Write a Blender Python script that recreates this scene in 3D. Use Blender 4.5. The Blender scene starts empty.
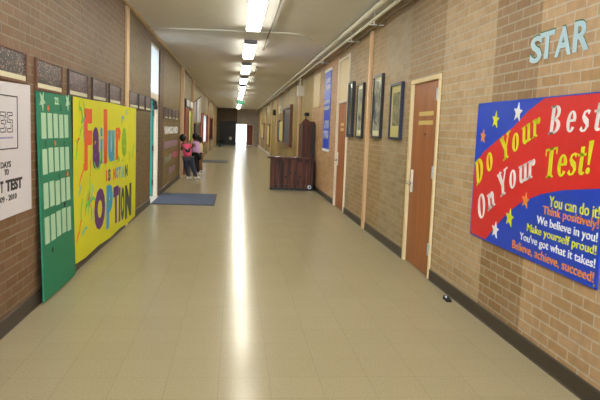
import bpy, math, random
from mathutils import Vector, Matrix, Euler
random.seed(7)
C = bpy.context.scene.collection
PI = math.pi
# ------------------------------------------------------------------ place dimensions (metres)
XL, XR, ZC = -1.629, 2.137, 3.315          # left wall face, right wall face, ceiling height
Y0, Y1 = -5.0, 58.0                        # corridor ends
EYE = 1.55

# ------------------------------------------------------------------ camera
pitch, yaw, roll, fpx = .111189, .107817, .0378027, 622.7
fw = Vector((math.sin(yaw)*math.cos(pitch), math.cos(yaw)*math.cos(pitch), -math.sin(pitch)))
rt = Vector((math.cos(yaw), -math.sin(yaw), 0)); up = rt.cross(fw)
rt2 = rt*math.cos(roll)+up*math.sin(roll); up2 = -rt*math.sin(roll)+up*math.cos(roll)
cam = bpy.data.cameras.new('camera'); co = bpy.data.objects.new('camera', cam); C.objects.link(co)
m = Matrix((rt2, up2, -fw)).transposed().to_4x4(); m.translation = (0, 0, EYE); co.matrix_world = m
cam.sensor_width = 36; cam.lens = fpx/600*36; cam.clip_end = 300; cam.clip_start = .05
bpy.context.scene.camera = co

# ------------------------------------------------------------------ world, sun, exposure
W = bpy.data.worlds.new('world'); bpy.context.scene.world = W; W.use_nodes = True
bg = W.node_tree.nodes['Background']; bg.inputs[0].default_value = (.84, .92, 1, 1); bg.inputs[1].default_value = 2.6
def area(name, loc, rot, sx, sy, power, col, portal=False):
    l = bpy.data.lights.new(name, 'AREA'); l.shape = 'RECTANGLE'; l.size = sx; l.size_y = sy; l.energy = power; l.color = col
    if portal: l.cycles.is_portal = True
    o = bpy.data.objects.new(name, l); C.objects.link(o); o.location = loc; o.rotation_euler = rot; return o
# cool fill lamp added outside the invented near end opening, and portals that guide sky light through the doorways
area('near_fill_light', (.25, Y0-.35, 1.5), (PI/2, 0, 0), 3.0, 2.8, 620, (.78, .89, 1))
area('exit_portal', (XL-.31, 13.13, 1.6), (0, -PI/2, 0), 3.1, 1.4, 1, (1, 1, 1), True)
area('far_portal', (.9, Y1+.31, .96), (-PI/2, 0, 0), 1.6, 1.9, 1, (1, 1, 1), True)
vs = bpy.context.scene.view_settings
vs.view_transform = 'Standard'; vs.look = 'None'; vs.gamma = 1; vs.use_curve_mapping = False; vs.exposure = 0
LAMP = 31.0                                  # ceiling diffuser radiance
LAMP_COL = (1.0, .98, .84)

# ------------------------------------------------------------------ materials
def lin(c):
    return tuple(((v/255)/12.92 if v/255 <= .04045 else ((v/255+.055)/1.055)**2.4) for v in c)+(1,)
def mat(name, rgb, rough=.6, metal=0., noise=0., nscale=20., bump=0., spec=None, alpha=None, coat=0):
    m = bpy.data.materials.new(name); m.use_nodes = True; nt = m.node_tree
    b = nt.nodes['Principled BSDF']; c = lin(rgb)
    b.inputs['Base Color'].default_value = c; b.inputs['Roughness'].default_value = rough; b.inputs['Metallic'].default_value = metal
    if coat: b.inputs['Coat Weight'].default_value = coat; b.inputs['Coat Roughness'].default_value = .08
    tc = nt.nodes.new('ShaderNodeTexCoord'); n = nt.nodes.new('ShaderNodeTexNoise'); n.inputs['Scale'].default_value = nscale; n.inputs['Detail'].default_value = 4
    nt.links.new(tc.outputs['Object'], n.inputs['Vector'])
    nz = noise or .06
    mx = nt.nodes.new('ShaderNodeMix'); mx.data_type = 'RGBA'
    mx.inputs[6].default_value = tuple(v*(1-nz) for v in c[:3])+(1,); mx.inputs[7].default_value = tuple(min(1, v*(1+nz)) for v in c[:3])+(1,)
    nt.links.new(n.outputs['Fac'], mx.inputs[0]); nt.links.new(mx.outputs[2], b.inputs['Base Color'])
    if bump:
        bp = nt.nodes.new('ShaderNodeBump'); bp.inputs['Strength'].default_value = bump; bp.inputs['Distance'].default_value = .01
        nt.links.new(n.outputs['Fac'], bp.inputs['Height']); nt.links.new(bp.outputs[0], b.inputs['Normal'])
    return m
def wood(name, a, b_, rough=.4, scale=6., axis='Z', coat=0):
    m = mat(name, a, rough, coat=coat); nt = m.node_tree; b = nt.nodes['Principled BSDF']
    tc = nt.nodes.new('ShaderNodeTexCoord'); mp = nt.nodes.new('ShaderNodeMapping')
    mp.inputs['Scale'].default_value = (scale, scale, scale*.06) if axis == 'Z' else (scale*.06, scale, scale)
    n = nt.nodes.new('ShaderNodeTexNoise'); n.inputs['Scale'].default_value = 3; n.inputs['Detail'].default_value = 6
    r = nt.nodes.new('ShaderNodeValToRGB'); r.color_ramp.elements[0].position = .35; r.color_ramp.elements[1].position = .68
    r.color_ramp.elements[0].color = lin(a); r.color_ramp.elements[1].color = lin(b_)
    L = nt.links.new; L(tc.outputs['Object'], mp.inputs[0]); L(mp.outputs[0], n.inputs['Vector']); L(n.outputs['Fac'], r.inputs[0]); L(r.outputs[0], b.inputs['Base Color'])
    return m
def emit(name, col, s):
    m = bpy.data.materials.new(name); m.use_nodes = True; nt = m.node_tree; nt.nodes.clear()
    e = nt.nodes.new('ShaderNodeEmission'); e.inputs[0].default_value = (*col, 1); e.inputs[1].default_value = s
    o = nt.nodes.new('ShaderNodeOutputMaterial'); nt.links.new(e.outputs[0], o.inputs[0]); return m

def brick(name, bands, axis='Y', bw=.25, rh=.0765, mortar=.0055):
    """bands: list of (y_from, brick rgb, mortar rgb, variation); constant steps along the wall."""
    m = bpy.data.materials.new(name); m.use_nodes = True; nt = m.node_tree; L = nt.links.new; N = nt.nodes.new
    b = nt.nodes['Principled BSDF']; b.inputs['Roughness'].default_value = .55
    g = N('ShaderNodeNewGeometry'); s = N('ShaderNodeSeparateXYZ'); L(g.outputs['Position'], s.inputs[0])
    cb = N('ShaderNodeCombineXYZ'); L(s.outputs[axis], cb.inputs[0]); L(s.outputs['Z'], cb.inputs[1])
    def ramp(idx):
        lo, hi = -6, 60
        mr = N('ShaderNodeMapRange'); mr.inputs[1].default_value = lo; mr.inputs[2].default_value = hi; L(s.outputs[axis], mr.inputs[0])
        r = N('ShaderNodeValToRGB'); r.color_ramp.interpolation = 'CONSTANT'; els = r.color_ramp.elements
        els[0].position = 0; els[0].color = lin(bands[0][idx])
        for k, bd in enumerate(bands[1:]):
            p = (bd[0]-lo)/(hi-lo)
            e = els[1] if k == 0 else els.new(p)
            e.position = p; e.color = lin(bd[idx])
        if len(bands) == 1: els[1].position = 1; els[1].color = lin(bands[0][idx])
        L(mr.outputs[0], r.inputs[0]); return r
    rb, rm = ramp(1), ramp(2)
    def scaled(src, f):
        v = N('ShaderNodeHueSaturation'); v.inputs['Value'].default_value = f; v.inputs['Saturation'].default_value = 1.08 if f < 1 else .94; L(src.outputs[0], v.inputs['Color']); return v
    t = N('ShaderNodeTexBrick'); t.inputs['Scale'].default_value = 1; t.inputs['Mortar Size'].default_value = mortar
    t.inputs['Mortar Smooth'].default_value = .2; t.inputs['Bias'].default_value = 0
    t.inputs['Brick Width'].default_value = bw; t.inputs['Row Height'].default_value = rh; t.offset = .5
    L(cb.outputs[0], t.inputs['Vector']); L(scaled(rb, .88).outputs[0], t.inputs['Color1']); L(scaled(rb, 1.10).outputs[0], t.inputs['Color2']); L(rm.outputs[0], t.inputs['Mortar'])
    n = N('ShaderNodeTexNoise'); n.inputs['Scale'].default_value = 14; n.inputs['Detail'].default_value = 5; L(g.outputs['Position'], n.inputs['Vector'])
    n2 = N('ShaderNodeTexNoise'); n2.inputs['Scale'].default_value = 1.1; n2.inputs['Detail'].default_value = 3; L(g.outputs['Position'], n2.inputs['Vector'])
    ad = N('ShaderNodeMath'); ad.operation = 'ADD'; L(n.outputs['Fac'], ad.inputs[0]); L(n2.outputs['Fac'], ad.inputs[1])
    mr = N('ShaderNodeMapRange'); mr.inputs[1].default_value = .6; mr.inputs[2].default_value = 1.4; mr.inputs[3].default_value = .66; mr.inputs[4].default_value = 1.02; L(ad.outputs[0], mr.inputs[0])
    hs = N('ShaderNodeHueSaturation'); L(t.outputs['Color'], hs.inputs['Color']); L(mr.outputs[0], hs.inputs['Value']); L(hs.outputs[0], b.inputs['Base Color'])
    bp = N('ShaderNodeBump'); bp.inputs['Strength'].default_value = .5; bp.inputs['Distance'].default_value = .006; bp.invert = True
    L(t.outputs['Fac'], bp.inputs['Height']); L(bp.outputs[0], b.inputs['Normal'])
    return m

M = {}
J_ = (184, 172, 152)                       # pale vertical control joints between the wall panels
far_r = [(17.3+2.6*i, [(166, 140, 68), (146, 120, 54), (176, 150, 80)][i % 3], (156, 134, 80)) for i in range(10)]
far_l = [(19+3.1*i, [(148, 122, 56), (128, 104, 46), (156, 132, 68)][i % 3], (142, 124, 70)) for i in range(10)]
M['brick_right'] = brick('brick_right', [
    (-6, (196, 160, 118), (206, 194, 174)), (4.275, J_, J_), (4.305, (160, 126, 88), (182, 170, 148)), (4.92, J_, J_), (4.95, (196, 166, 128), (194, 182, 162)),
    (6.17, J_, J_), (6.185, (166, 132, 88), (184, 170, 144)), (7.53, (180, 156, 122), (180, 168, 146)), (8.9, (174, 142, 100), (184, 168, 138)),
    (10.9, (176, 146, 106), (180, 164, 136)), (13.0, (194, 150, 106), (192, 166, 130))]+far_r, mortar=.007)
M['brick_left'] = brick('brick_left', [
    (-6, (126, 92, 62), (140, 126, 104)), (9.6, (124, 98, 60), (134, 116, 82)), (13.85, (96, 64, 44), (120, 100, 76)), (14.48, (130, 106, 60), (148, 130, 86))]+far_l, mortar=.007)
M['brick_end'] = brick('brick_end', [(-6, (112, 88, 70), (122, 104, 86)), (.10, (206, 190, 176), (196, 184, 170))], axis='X')
M['plaster'] = mat('plaster', (206, 200, 188), .9)
M['ceiling'] = mat('ceiling_paint', (228, 226, 224), .75, noise=.05, nscale=3, bump=.15)
M['base'] = mat('vinyl_cove_base', (62, 52, 44), .45)
M['base_pale'] = mat('pale_cove_base', (196, 200, 205), .35)
M['chase'] = mat('cream_painted_metal', (216, 180, 138), .5)
M['trim'] = mat('tan_trim_paint', (176, 152, 112), .6)
M['cream'] = mat('cream_paint', (226, 206, 160), .5)
M['creamy_white'] = mat('white_frame_paint', (236, 222, 200), .5)
M['door_wood'] = wood('orange_brown_door_veneer', (150, 88, 44), (172, 104, 52), .45, 5)
M['red_door'] = wood('red_brown_door_veneer', (128, 52, 30), (160, 68, 38), .45, 5)
M['dark_wood'] = wood('dark_stained_wood', (40, 20, 14), (110, 58, 38), .62, 5)
M['black_wood'] = mat('black_stained_wood', (22, 16, 16), .5)
M['frame_black'] = mat('black_frame', (26, 24, 30), .35)
M['frame_navy'] = mat('navy_frame', (26, 32, 62), .35)
M['frame_brown'] = wood('brown_picture_frame', (92, 52, 30), (124, 74, 44), .45, 12)
M['frame_dark'] = mat('dark_brown_frame', (52, 34, 34), .4)
M['chrome'] = mat('brushed_chrome', (200, 202, 206), .25, 1)
M['steel'] = mat('satin_steel', (170, 174, 180), .35, .8)
M['brass_plate'] = mat('pale_brass_plate', (222, 196, 120), .35)
M['teal'] = mat('teal_door_paint', (8, 150, 140), .4)
M['blue'] = mat('banner_royal_blue', (14, 66, 204), .4)
M['red'] = mat('banner_red', (222, 34, 40), .4)
M['white'] = mat('banner_white', (236, 236, 238), .5)
M['yellow'] = mat('banner_yellow', (222, 226, 30), .5)
M['orange'] = mat('banner_orange', (232, 140, 60), .5)
M['paper_yellow'] = mat('bright_yellow_paper', (214, 212, 26), .7, noise=.1, nscale=2, bump=.3)
M['paper_white'] = mat('white_vinyl_banner', (214, 210, 218), .45, noise=.04, nscale=3, bump=.2)
M['paper_pale'] = mat('pale_green_sheet', (172, 206, 176), .7)
M['green'] = mat('green_board_paper', (18, 122, 88), .6, noise=.07, nscale=2)
M['ink'] = mat('black_ink', (28, 26, 32), .6)
M['lilac'] = mat('lilac_ink', (150, 140, 190), .6)
for n_, c_ in dict(p_orange=(232, 96, 34), p_purple=(96, 40, 120), p_blue=(50, 156, 200), p_green=(90, 196, 60), p_lime=(150, 190, 30), p_dark=(44, 66, 50), p_cyan=(70, 180, 190)).items():
    M[n_] = mat('paint_'+n_[2:], c_, .55)
M['mat_blue'] = mat('blue_grey_carpet', (62, 70, 92), .85, noise=.15, nscale=120, bump=.3)
M['mat_dark'] = mat('charcoal_carpet', (50, 54, 60), .85, noise=.15, nscale=120)
M['pipe'] = mat('painted_pipe', (250, 248, 238), .45)
M['conduit'] = mat('white_conduit', (240, 238, 230), .4)
M['rod'] = mat('brown_rod', (120, 104, 82), .5)
M['lamp_housing'] = mat('fixture_housing', (176, 176, 172), .5)
M['lamp_cap'] = mat('fixture_end_cap', (128, 130, 134), .5)
M['lamp'] = emit('lamp_diffuser', LAMP_COL, LAMP)
M['letter_blue'] = mat('pale_blue_card', (184, 216, 232), .6)
M['letter_green'] = mat('dark_green_card', (28, 92, 62), .6)
M['exit_green'] = mat('exit_green', (0, 96, 66), .4)
M['exit_lit'] = emit('exit_letters', (.55, 1, .8), .7)
M['skin'] = mat('brown_skin', (124, 80, 58), .5)
M['hair'] = mat('black_hair', (16, 12, 14), .5)
M['pink'] = mat('pink_cotton', (246, 92, 138), .8)
M['pink_pale'] = mat('pale_pink_cotton', (232, 170, 206), .8)
M['grey_cloth'] = mat('dark_grey_cotton', (52, 52, 62), .8)
M['jeans'] = mat('dark_denim', (58, 62, 78), .85, noise=.12, nscale=40)
M['lavender'] = mat('lavender_cotton', (214, 168, 222), .8)
M['black_cloth'] = mat('black_trousers', (22, 22, 28), .85)
M['cream_cloth'] = mat('cream_cotton', (222, 206, 160), .8)
M['rust_cloth'] = mat('rust_trousers', (150, 100, 66), .85)
M['shoe'] = mat('white_shoe', (226, 226, 226), .5)
M['plant'] = mat('dark_leaf', (26, 48, 26), .5)
M['pot'] = mat('teal_pot', (40, 90, 96), .5)
M['charcoal'] = mat('charcoal_board', (30, 28, 36), .5)
M['concrete'] = mat('pale_concrete', (190, 186, 176), .9)
M['flag'] = mat('white_flag_cloth', (244, 240, 240), .8)
M['flag_lilac'] = mat('lilac_flag_cloth', (176, 150, 200), .8)
M['leaf_poster'] = mat('leaf_green_paper', (110, 140, 46), .7, noise=.3, nscale=3)
M['olive_poster'] = mat('pale_yellow_paper', (206, 200, 130), .7, noise=.2, nscale=3)
M['board_blue'] = mat('slate_board', (34, 38, 50), .4, noise=.2, nscale=2)
M['yellow_cloth'] = mat('pale_yellow_poster', (206, 194, 120), .7, noise=.2, nscale=4)
M['rubber'] = mat('black_rubber', (20, 20, 22), .6)
M['grey_box'] = mat('grey_painted_steel', (212, 206, 190), .45)

def thin_glass(name, col, fac):
    m = bpy.data.materials.new(name); m.use_nodes = True; nt = m.node_tree; nt.nodes.clear(); N = nt.nodes.new; L = nt.links.new
    t = N('ShaderNodeBsdfTranslucent'); t.inputs[0].default_value = lin(col); tr = N('ShaderNodeBsdfTransparent'); tr.inputs[0].default_value = (.9, .95, 1, 1)
    gl = N('ShaderNodeBsdfGlossy'); gl.inputs['Roughness'].default_value = .1; gl.inputs[0].default_value = (.8, .8, .8, 1)
    mx = N('ShaderNodeMixShader'); mx.inputs[0].default_value = fac; L(t.outputs[0], mx.inputs[1]); L(tr.outputs[0], mx.inputs[2])
    m2 = N('ShaderNodeMixShader'); m2.inputs[0].default_value = .06; L(mx.outputs[0], m2.inputs[1]); L(gl.outputs[0], m2.inputs[2])
    o = N('ShaderNodeOutputMaterial'); L(m2.outputs[0], o.inputs[0]); return m
M['frosted'] = thin_glass('frosted_pane', (236, 238, 238), .10)
M['frosted_dim'] = thin_glass('tinted_pane', (70, 72, 74), .04)

def floor_mat():
    m = bpy.data.materials.new('vinyl_tile_floor'); m.use_nodes = True; nt = m.node_tree; N = nt.nodes.new; L = nt.links.new
    b = nt.nodes['Principled BSDF']; g = N('ShaderNodeNewGeometry')
    mp = N('ShaderNodeMapping'); mp.inputs['Location'].default_value = (-XL, 0, 0); L(g.outputs['Position'], mp.inputs[0])
    t = N('ShaderNodeTexBrick'); t.offset = 0; t.inputs['Scale'].default_value = 1; t.inputs['Brick Width'].default_value = .3138; t.inputs['Row Height'].default_value = .3138
    t.inputs['Mortar Size'].default_value = .0011; t.inputs['Mortar Smooth'].default_value = .5; t.inputs['Bias'].default_value = 0
    t.inputs['Color1'].default_value = lin((162, 151, 122)); t.inputs['Color2'].default_value = lin((165, 154, 125)); t.inputs['Mortar'].default_value = lin((126, 116, 92))
    L(mp.outputs[0], t.inputs['Vector'])
    n = N('ShaderNodeTexNoise'); n.inputs['Scale'].default_value = 90; n.inputs['Detail'].default_value = 4; L(g.outputs['Position'], n.inputs['Vector'])
    n2 = N('ShaderNodeTexNoise'); n2.inputs['Scale'].default_value = 1.3; n2.inputs['Detail'].default_value = 3; L(g.outputs['Position'], n2.inputs['Vector'])
    mr = N('ShaderNodeMapRange'); mr.inputs[1].default_value = .3; mr.inputs[2].default_value = .7; mr.inputs[3].default_value = .86; mr.inputs[4].default_value = 1.12; L(n.outputs['Fac'], mr.inputs[0])
    hs = N('ShaderNodeHueSaturation'); L(t.outputs['Color'], hs.inputs['Color']); L(mr.outputs[0], hs.inputs['Value']); L(hs.outputs[0], b.inputs['Base Color'])
    rr = N('ShaderNodeMapRange'); rr.inputs[1].default_value = .3; rr.inputs[2].default_value = .7; rr.inputs[3].default_value = .20; rr.inputs[4].default_value = .28; L(n2.outputs['Fac'], rr.inputs[0]); b.inputs['Roughness'].default_value = .19
    bp = N('ShaderNodeBump'); bp.inputs['Strength'].default_value = .12; bp.inputs['Distance'].default_value = .004
    n3 = N('ShaderNodeTexNoise'); n3.inputs['Scale'].default_value = 5; L(g.outputs['Position'], n3.inputs['Vector']); L(n3.outputs['Fac'], bp.inputs['Height']); L(bp.outputs[0], b.inputs['Normal'])
    b.inputs['IOR'].default_value = 1.16
    return m
M['floor'] = floor_mat()

def photo_mat(name, bgc, a, b_, scale=60.):
    """group photograph: rows of small pale faces over dark clothes."""
    m = bpy.data.materials.new(name); m.use_nodes = True; nt = m.node_tree; N = nt.nodes.new; L = nt.links.new
    b = nt.nodes['Principled BSDF']; b.inputs['Roughness'].default_value = .3
    tc = N('ShaderNodeTexCoord'); v = N('ShaderNodeTexVoronoi'); v.inputs['Scale'].default_value = scale; L(tc.outputs['Object'], v.inputs['Vector'])
    r = N('ShaderNodeValToRGB'); r.color_ramp.elements[0].position = .16; r.color_ramp.elements[1].position = .40
    r.color_ramp.elements[0].color = lin(a); r.color_ramp.elements[1].color = lin(bgc); e = r.color_ramp.elements.new(.27); e.color = lin(b_)
    L(v.outputs['Distance'], r.inputs[0]); L(r.outputs[0], b.inputs['Base Color']); return m
M['photo_warm'] = photo_mat('group_photograph', (30, 26, 34), (224, 190, 172), (120, 84, 80), 44)
M['photo_purple'] = photo_mat('purple_group_photograph', (58, 32, 50), (206, 170, 180), (110, 72, 92), 40)
def art_mat(name, cols, scale=5.):
    m = bpy.data.materials.new(name); m.use_nodes = True; nt = m.node_tree; N = nt.nodes.new; L = nt.links.new
    b = nt.nodes['Principled BSDF']; b.inputs['Roughness'].default_value = .12
    tc = N('ShaderNodeTexCoord'); n = N('ShaderNodeTexNoise'); n.inputs['Scale'].default_value = scale; n.inputs['Detail'].default_value = 5; L(tc.outputs['Object'], n.inputs['Vector'])
    r = N('ShaderNodeValToRGB'); k = len(cols)
    for i, c in enumerate(cols):
        e = r.color_ramp.elements[i] if i < 2 else r.color_ramp.elements.new(.5)
        e.color = lin(c)
    for i, e in enumerate(sorted(r.color_ramp.elements, key=lambda e: e.position)): pass
    els = list(r.color_ramp.elements)
    for i, e in enumerate(els): e.position = .32+.36*i/(k-1)
    L(n.outputs['Fac'], r.inputs[0]); L(r.outputs[0], b.inputs['Base Color']); return m
M['art_dark'] = art_mat('dark_print', [(58, 64, 64), (84, 90, 84), (116, 118, 96), (74, 80, 78)], 3)
M['art_blue'] = art_mat('blue_grey_print', [(84, 100, 116), (122, 134, 136), (160, 166, 152), (190, 190, 168)], 4)
M['art_vine'] = art_mat('grey_green_print', [(98, 106, 110), (140, 144, 138), (178, 178, 164), (112, 120, 120)], 6)  # this and the olive print are paled to imitate glass reflections
M['art_sepia'] = art_mat('olive_print', [(112, 120, 112), (146, 148, 126), (172, 168, 136), (124, 130, 116)], 7)
M['mat_pale'] = mat('pale_mount_board', (216, 212, 184), .6)
M['mat_gold'] = mat('golden_mount_board', (196, 186, 124), .6)

# ------------------------------------------------------------------ mesh builder
def world_loc(o):
    v = Vector((0, 0, 0))
    while o is not None: v += o.location; o = o.parent
    return v
class MB:
    def __init__(s): s.v = []; s.f = []
    def add(s, vs, fs):
        k = len(s.v); s.v += [tuple(p) for p in vs]; s.f += [tuple(i+k for i in f) for f in fs]; return s
    def box(s, x0, x1, y0, y1, z0, z1):
        x0, x1 = sorted((x0, x1)); y0, y1 = sorted((y0, y1)); z0, z1 = sorted((z0, z1))
        return s.add([(x0, y0, z0), (x1, y0, z0), (x1, y1, z0), (x0, y1, z0), (x0, y0, z1), (x1, y0, z1), (x1, y1, z1), (x0, y1, z1)],
                     [(0, 3, 2, 1), (4, 5, 6, 7), (0, 1, 5, 4), (1, 2, 6, 5), (2, 3, 7, 6), (3, 0, 4, 7)])
    def prism(s, pts, fn, d0, d1):
        """2-D outline pts -> prism between depths d0 (back) and d1 (front); fn(a, b, d) -> world."""
        n = len(pts)
        vs = [fn(a, b, d0) for a, b in pts]+[fn(a, b, d1) for a, b in pts]
        fs = [tuple(range(n)), tuple(range(2*n-1, n-1, -1))]+[(i, i+n, (i+1) % n+n, (i+1) % n) for i in range(n)]
        return s.add(vs, fs)
    def tube(s, pts, r, n=10, caps=True):
        pts = [Vector(p) for p in pts]; rings = []
        rr = r if isinstance(r, (list, tuple)) else [r]*len(pts)
        for i, p in enumerate(pts):
            t = (pts[min(i+1, len(pts)-1)]-pts[max(i-1, 0)]).normalized()
            a = t.cross(Vector((0, 0, 1)) if abs(t.z) < .9 else Vector((1, 0, 0))).normalized(); b = t.cross(a)
            rings.append([p+a*math.cos(2*PI*k/n)*rr[i]+b*math.sin(2*PI*k/n)*rr[i] for k in range(n)])
        vs = [q for R_ in rings for q in R_]; fs = []
        for i in range(len(rings)-1):
            for k in range(n): fs.append((i*n+k, i*n+(k+1) % n, (i+1)*n+(k+1) % n, (i+1)*n+k))
        if caps: fs += [tuple(range(n-1, -1, -1)), tuple(range((len(rings)-1)*n, len(rings)*n))]
        return s.add(vs, fs)
    def ball(s, c, r, n=12, m=8, sq=(1, 1, 1)):
        vs = [(c[0], c[1], c[2]+r*sq[2])]
        for i in range(1, m):
            th = PI*i/m
            for k in range(n): vs.append((c[0]+r*sq[0]*math.sin(th)*math.cos(2*PI*k/n), c[1]+r*sq[1]*math.sin(th)*math.sin(2*PI*k/n), c[2]+r*sq[2]*math.cos(th)))
        vs.append((c[0], c[1], c[2]-r*sq[2])); fs = [(0, 1+k, 1+(k+1) % n) for k in range(n)]
        for i in range(m-2):
            for k in range(n): a = 1+i*n; fs.append((a+k, a+n+k, a+n+(k+1) % n, a+(k+1) % n))
        a = 1+(m-2)*n; e = len(vs)-1
        fs += [(a+k, e, a+(k+1) % n) for k in range(n)]
        return s.add(vs, fs)
    def build(s, name, material, parent=None, bevel=0, smooth=False, label=None):
        me = bpy.data.meshes.new(name); off = world_loc(parent) if parent else Vector((0, 0, 0))
        me.from_pydata([tuple(Vector(p)-off) for p in s.v], [], s.f); me.update()
        import bmesh
        b = bmesh.new(); b.from_mesh(me); bmesh.ops.recalc_face_normals(b, faces=b.faces); b.to_mesh(me); b.free()
        o = bpy.data.objects.new(name, me); C.objects.link(o); me.materials.append(material)
        if parent: o.parent = parent
        if smooth:
            for p in me.polygons: p.use_smooth = True
        if bevel:
            mo = o.modifiers.new('bevel', 'BEVEL'); mo.width = bevel; mo.segments = 2; mo.limit_method = 'ANGLE'
        if label: o['label'] = label
        return o
def box(*a): return MB().box(*a)
def thing(name, label, cat, loc, group=None):
    o = bpy.data.objects.new(name, None); C.objects.link(o); o.location = loc; o.empty_display_size = .1
    return tag(o, label, cat, group)
def tag(o, label, cat, group=None, kind=None):
    o['label'] = label; o['category'] = cat
    if group: o['group'] = group
    if kind: o['kind'] = kind
    return o
def recenter(o):
    """put a single-mesh thing's origin on its own centre."""
    me = o.data; c = sum((v.co for v in me.vertices), Vector())/len(me.vertices)
    for v in me.vertices: v.co -= c
    o.location = o.location+c; return o
def struct(name, b, m_, parent=None, label=None, **k):
    o = b.build(name, m_, parent, **k)
    if not parent:
        o['kind'] = 'structure'
        if label: o['label'] = label; o['category'] = name.split('_')[0]
    return o
def dup(root, delta, label=None):
    r = root.copy(); C.objects.link(r); r.location = root.location+Vector(delta)
    if label: r['label'] = label
    for ch in list(root.children):
        c = ch.copy(); C.objects.link(c); c.parent = r
        for g in list(ch.children):
            d = g.copy(); C.objects.link(d); d.parent = c
    return r
def LW(y, z, d): return (XL+d, y, z)       # point on the left wall, d metres out of it
def RWf(y, z, d): return (XR-d, y, z)      # the same on the right wall

# ------------------------------------------------------------------ the setting
T = .30
struct('floor', box(XL, XR+.2, Y0, Y1, -.12, 0), M['floor'], label='glossy beige vinyl tile floor of the corridor')
struct('ceiling', box(XL-T, XR+T, Y0-.3, Y1+.3, ZC, ZC+.2), M['ceiling'], label='flat off-white painted corridor ceiling')
# right wall: openings for three doors
D1 = (6.42, 7.50, 2.20); D2 = (11.78, 13.02, 3.03)
b = MB()
ys = [Y0, D1[0], D1[1], D2[0], D2[1], Y1]
b.box(XR, XR+T, ys[0], ys[1], 0, ZC).box(XR, XR+T, ys[2], ys[3], 0, ZC).box(XR, XR+T, ys[4], ys[5], 0, ZC)
b.box(XR, XR+T, D1[0], D1[1], D1[2], ZC).box(XR, XR+T, D2[0], D2[1], D2[2], ZC)
b.box(XR+.16, XR+T, D1[0], D1[1], 0, D1[2]).box(XR+.16, XR+T, D2[0], D2[1], 0, D2[2])
struct('wall_right', b, M['brick_right'], label='tan brick wall along the right of the corridor')
# left wall: exit door with transom, two far windows
E0, E1 = 12.40, 13.86; WN = [(31.9, 36.4, .74, 2.15), (40.3, 44.4, .74, 2.12)]
b = MB()
b.box(XL-T, XL, Y0, E0, 0, ZC).box(XL-T, XL, E1, WN[0][0], 0, ZC).box(XL-T, XL, WN[0][1], WN[1][0], 0, ZC).box(XL-T, XL, WN[1][1], Y1, 0, ZC)
b.box(XL-T, XL, E0, E1, 3.17, ZC)
for w in WN: b.box(XL-T, XL, w[0], w[1], 0, w[2]).box(XL-T, XL, w[0], w[1], w[3], ZC)
struct('wall_left', b, M['brick_left'], label='brown brick wall along the left of the corridor')
# far end wall with doorway
b = MB(); b.box(XL-T, .12, Y1, Y1+T, 0, ZC).box(.12, 1.70, Y1, Y1+T, 1.92, ZC).box(1.70, XR+T, Y1, Y1+T, 0, ZC)
struct('wall_far', b, M['brick_end'], label='brick wall closing the far end of the corridor')
b = MB(); b.box(XL-T, -1.3, Y0-T, Y0, 0, ZC).box(-1.3, 1.8, Y0-T, Y0, 2.95, ZC).box(1.8, XR+T, Y0-T, Y0, 0, ZC)  # unseen wall; its wide opening is invented to admit cool light
struct('wall_near', b, M['brick_end'], label='unseen near end brick wall, its opening added to let in light')
g = struct('ground', box(-14, 14, Y0-12, Y1+16, -.2, -.121), M['concrete'], label='pale concrete ground outside the corridor')
g['category'] = 'ground'
# baseboards (black cove base), stopping at the doors
def baseboard(name, wall, spans, m_, lab):
    b = MB()
    for a, c in spans:
        prof = [(0, 0), (.022, 0), (.014, .012), (.012, .112), (0, .118)]
        vs = []
        for y in (a, c): vs += [(wall+(p if wall < 0 else -p), y, z) for p, z in prof]
        n = len(prof); b.add(vs, [tuple(range(n)), tuple(range(2*n-1, n-1, -1))]+[(i, (i+1) % n, (i+1) % n+n, i+n) for i in range(n)])
    return struct(name, b, m_, label=lab)
baseboard('baseboard_right', XR, [(Y0, D1[0]), (D1[1], 9.81), (9.95, D2[0]), (D2[1], 38)], M['base'], 'black vinyl cove baseboard along the right wall')
baseboard('baseboard_left', XL, [(Y0, 9.56), (9.72, E0), (E1, 18.98), (19.12, 20.4), (22, 29.5), (31.8, Y1)], M['base'], 'black vinyl cove baseboard along the left wall')
baseboard('baseboard_far', XR, [(38, Y1)], M['base_pale'], 'pale baseboard on the distant part of the right wall')
# threshold and outdoor step at the exit door
struct('trim_1', box(XL-T, XL, E0, E1, -.12, .004), M['concrete'], label='pale threshold of the exit doorway on the left')
struct('trim_2', box(XL-T-1.6, XL-T, E0-1.0, E1+1.0, -.12, 0), M['concrete'], label='concrete landing outside the exit doorway')
struct('trim_3', box(XL, XL+.05, 9.86, 58, ZC-.05, ZC), M['trim'], label='thin tan strip where left wall meets ceiling')
struct('trim_4', box(XL, XL+.04, Y0, 9.86, ZC-.045, ZC), M['trim'], label='near end of the tan strip where left wall meets ceiling')

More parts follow.
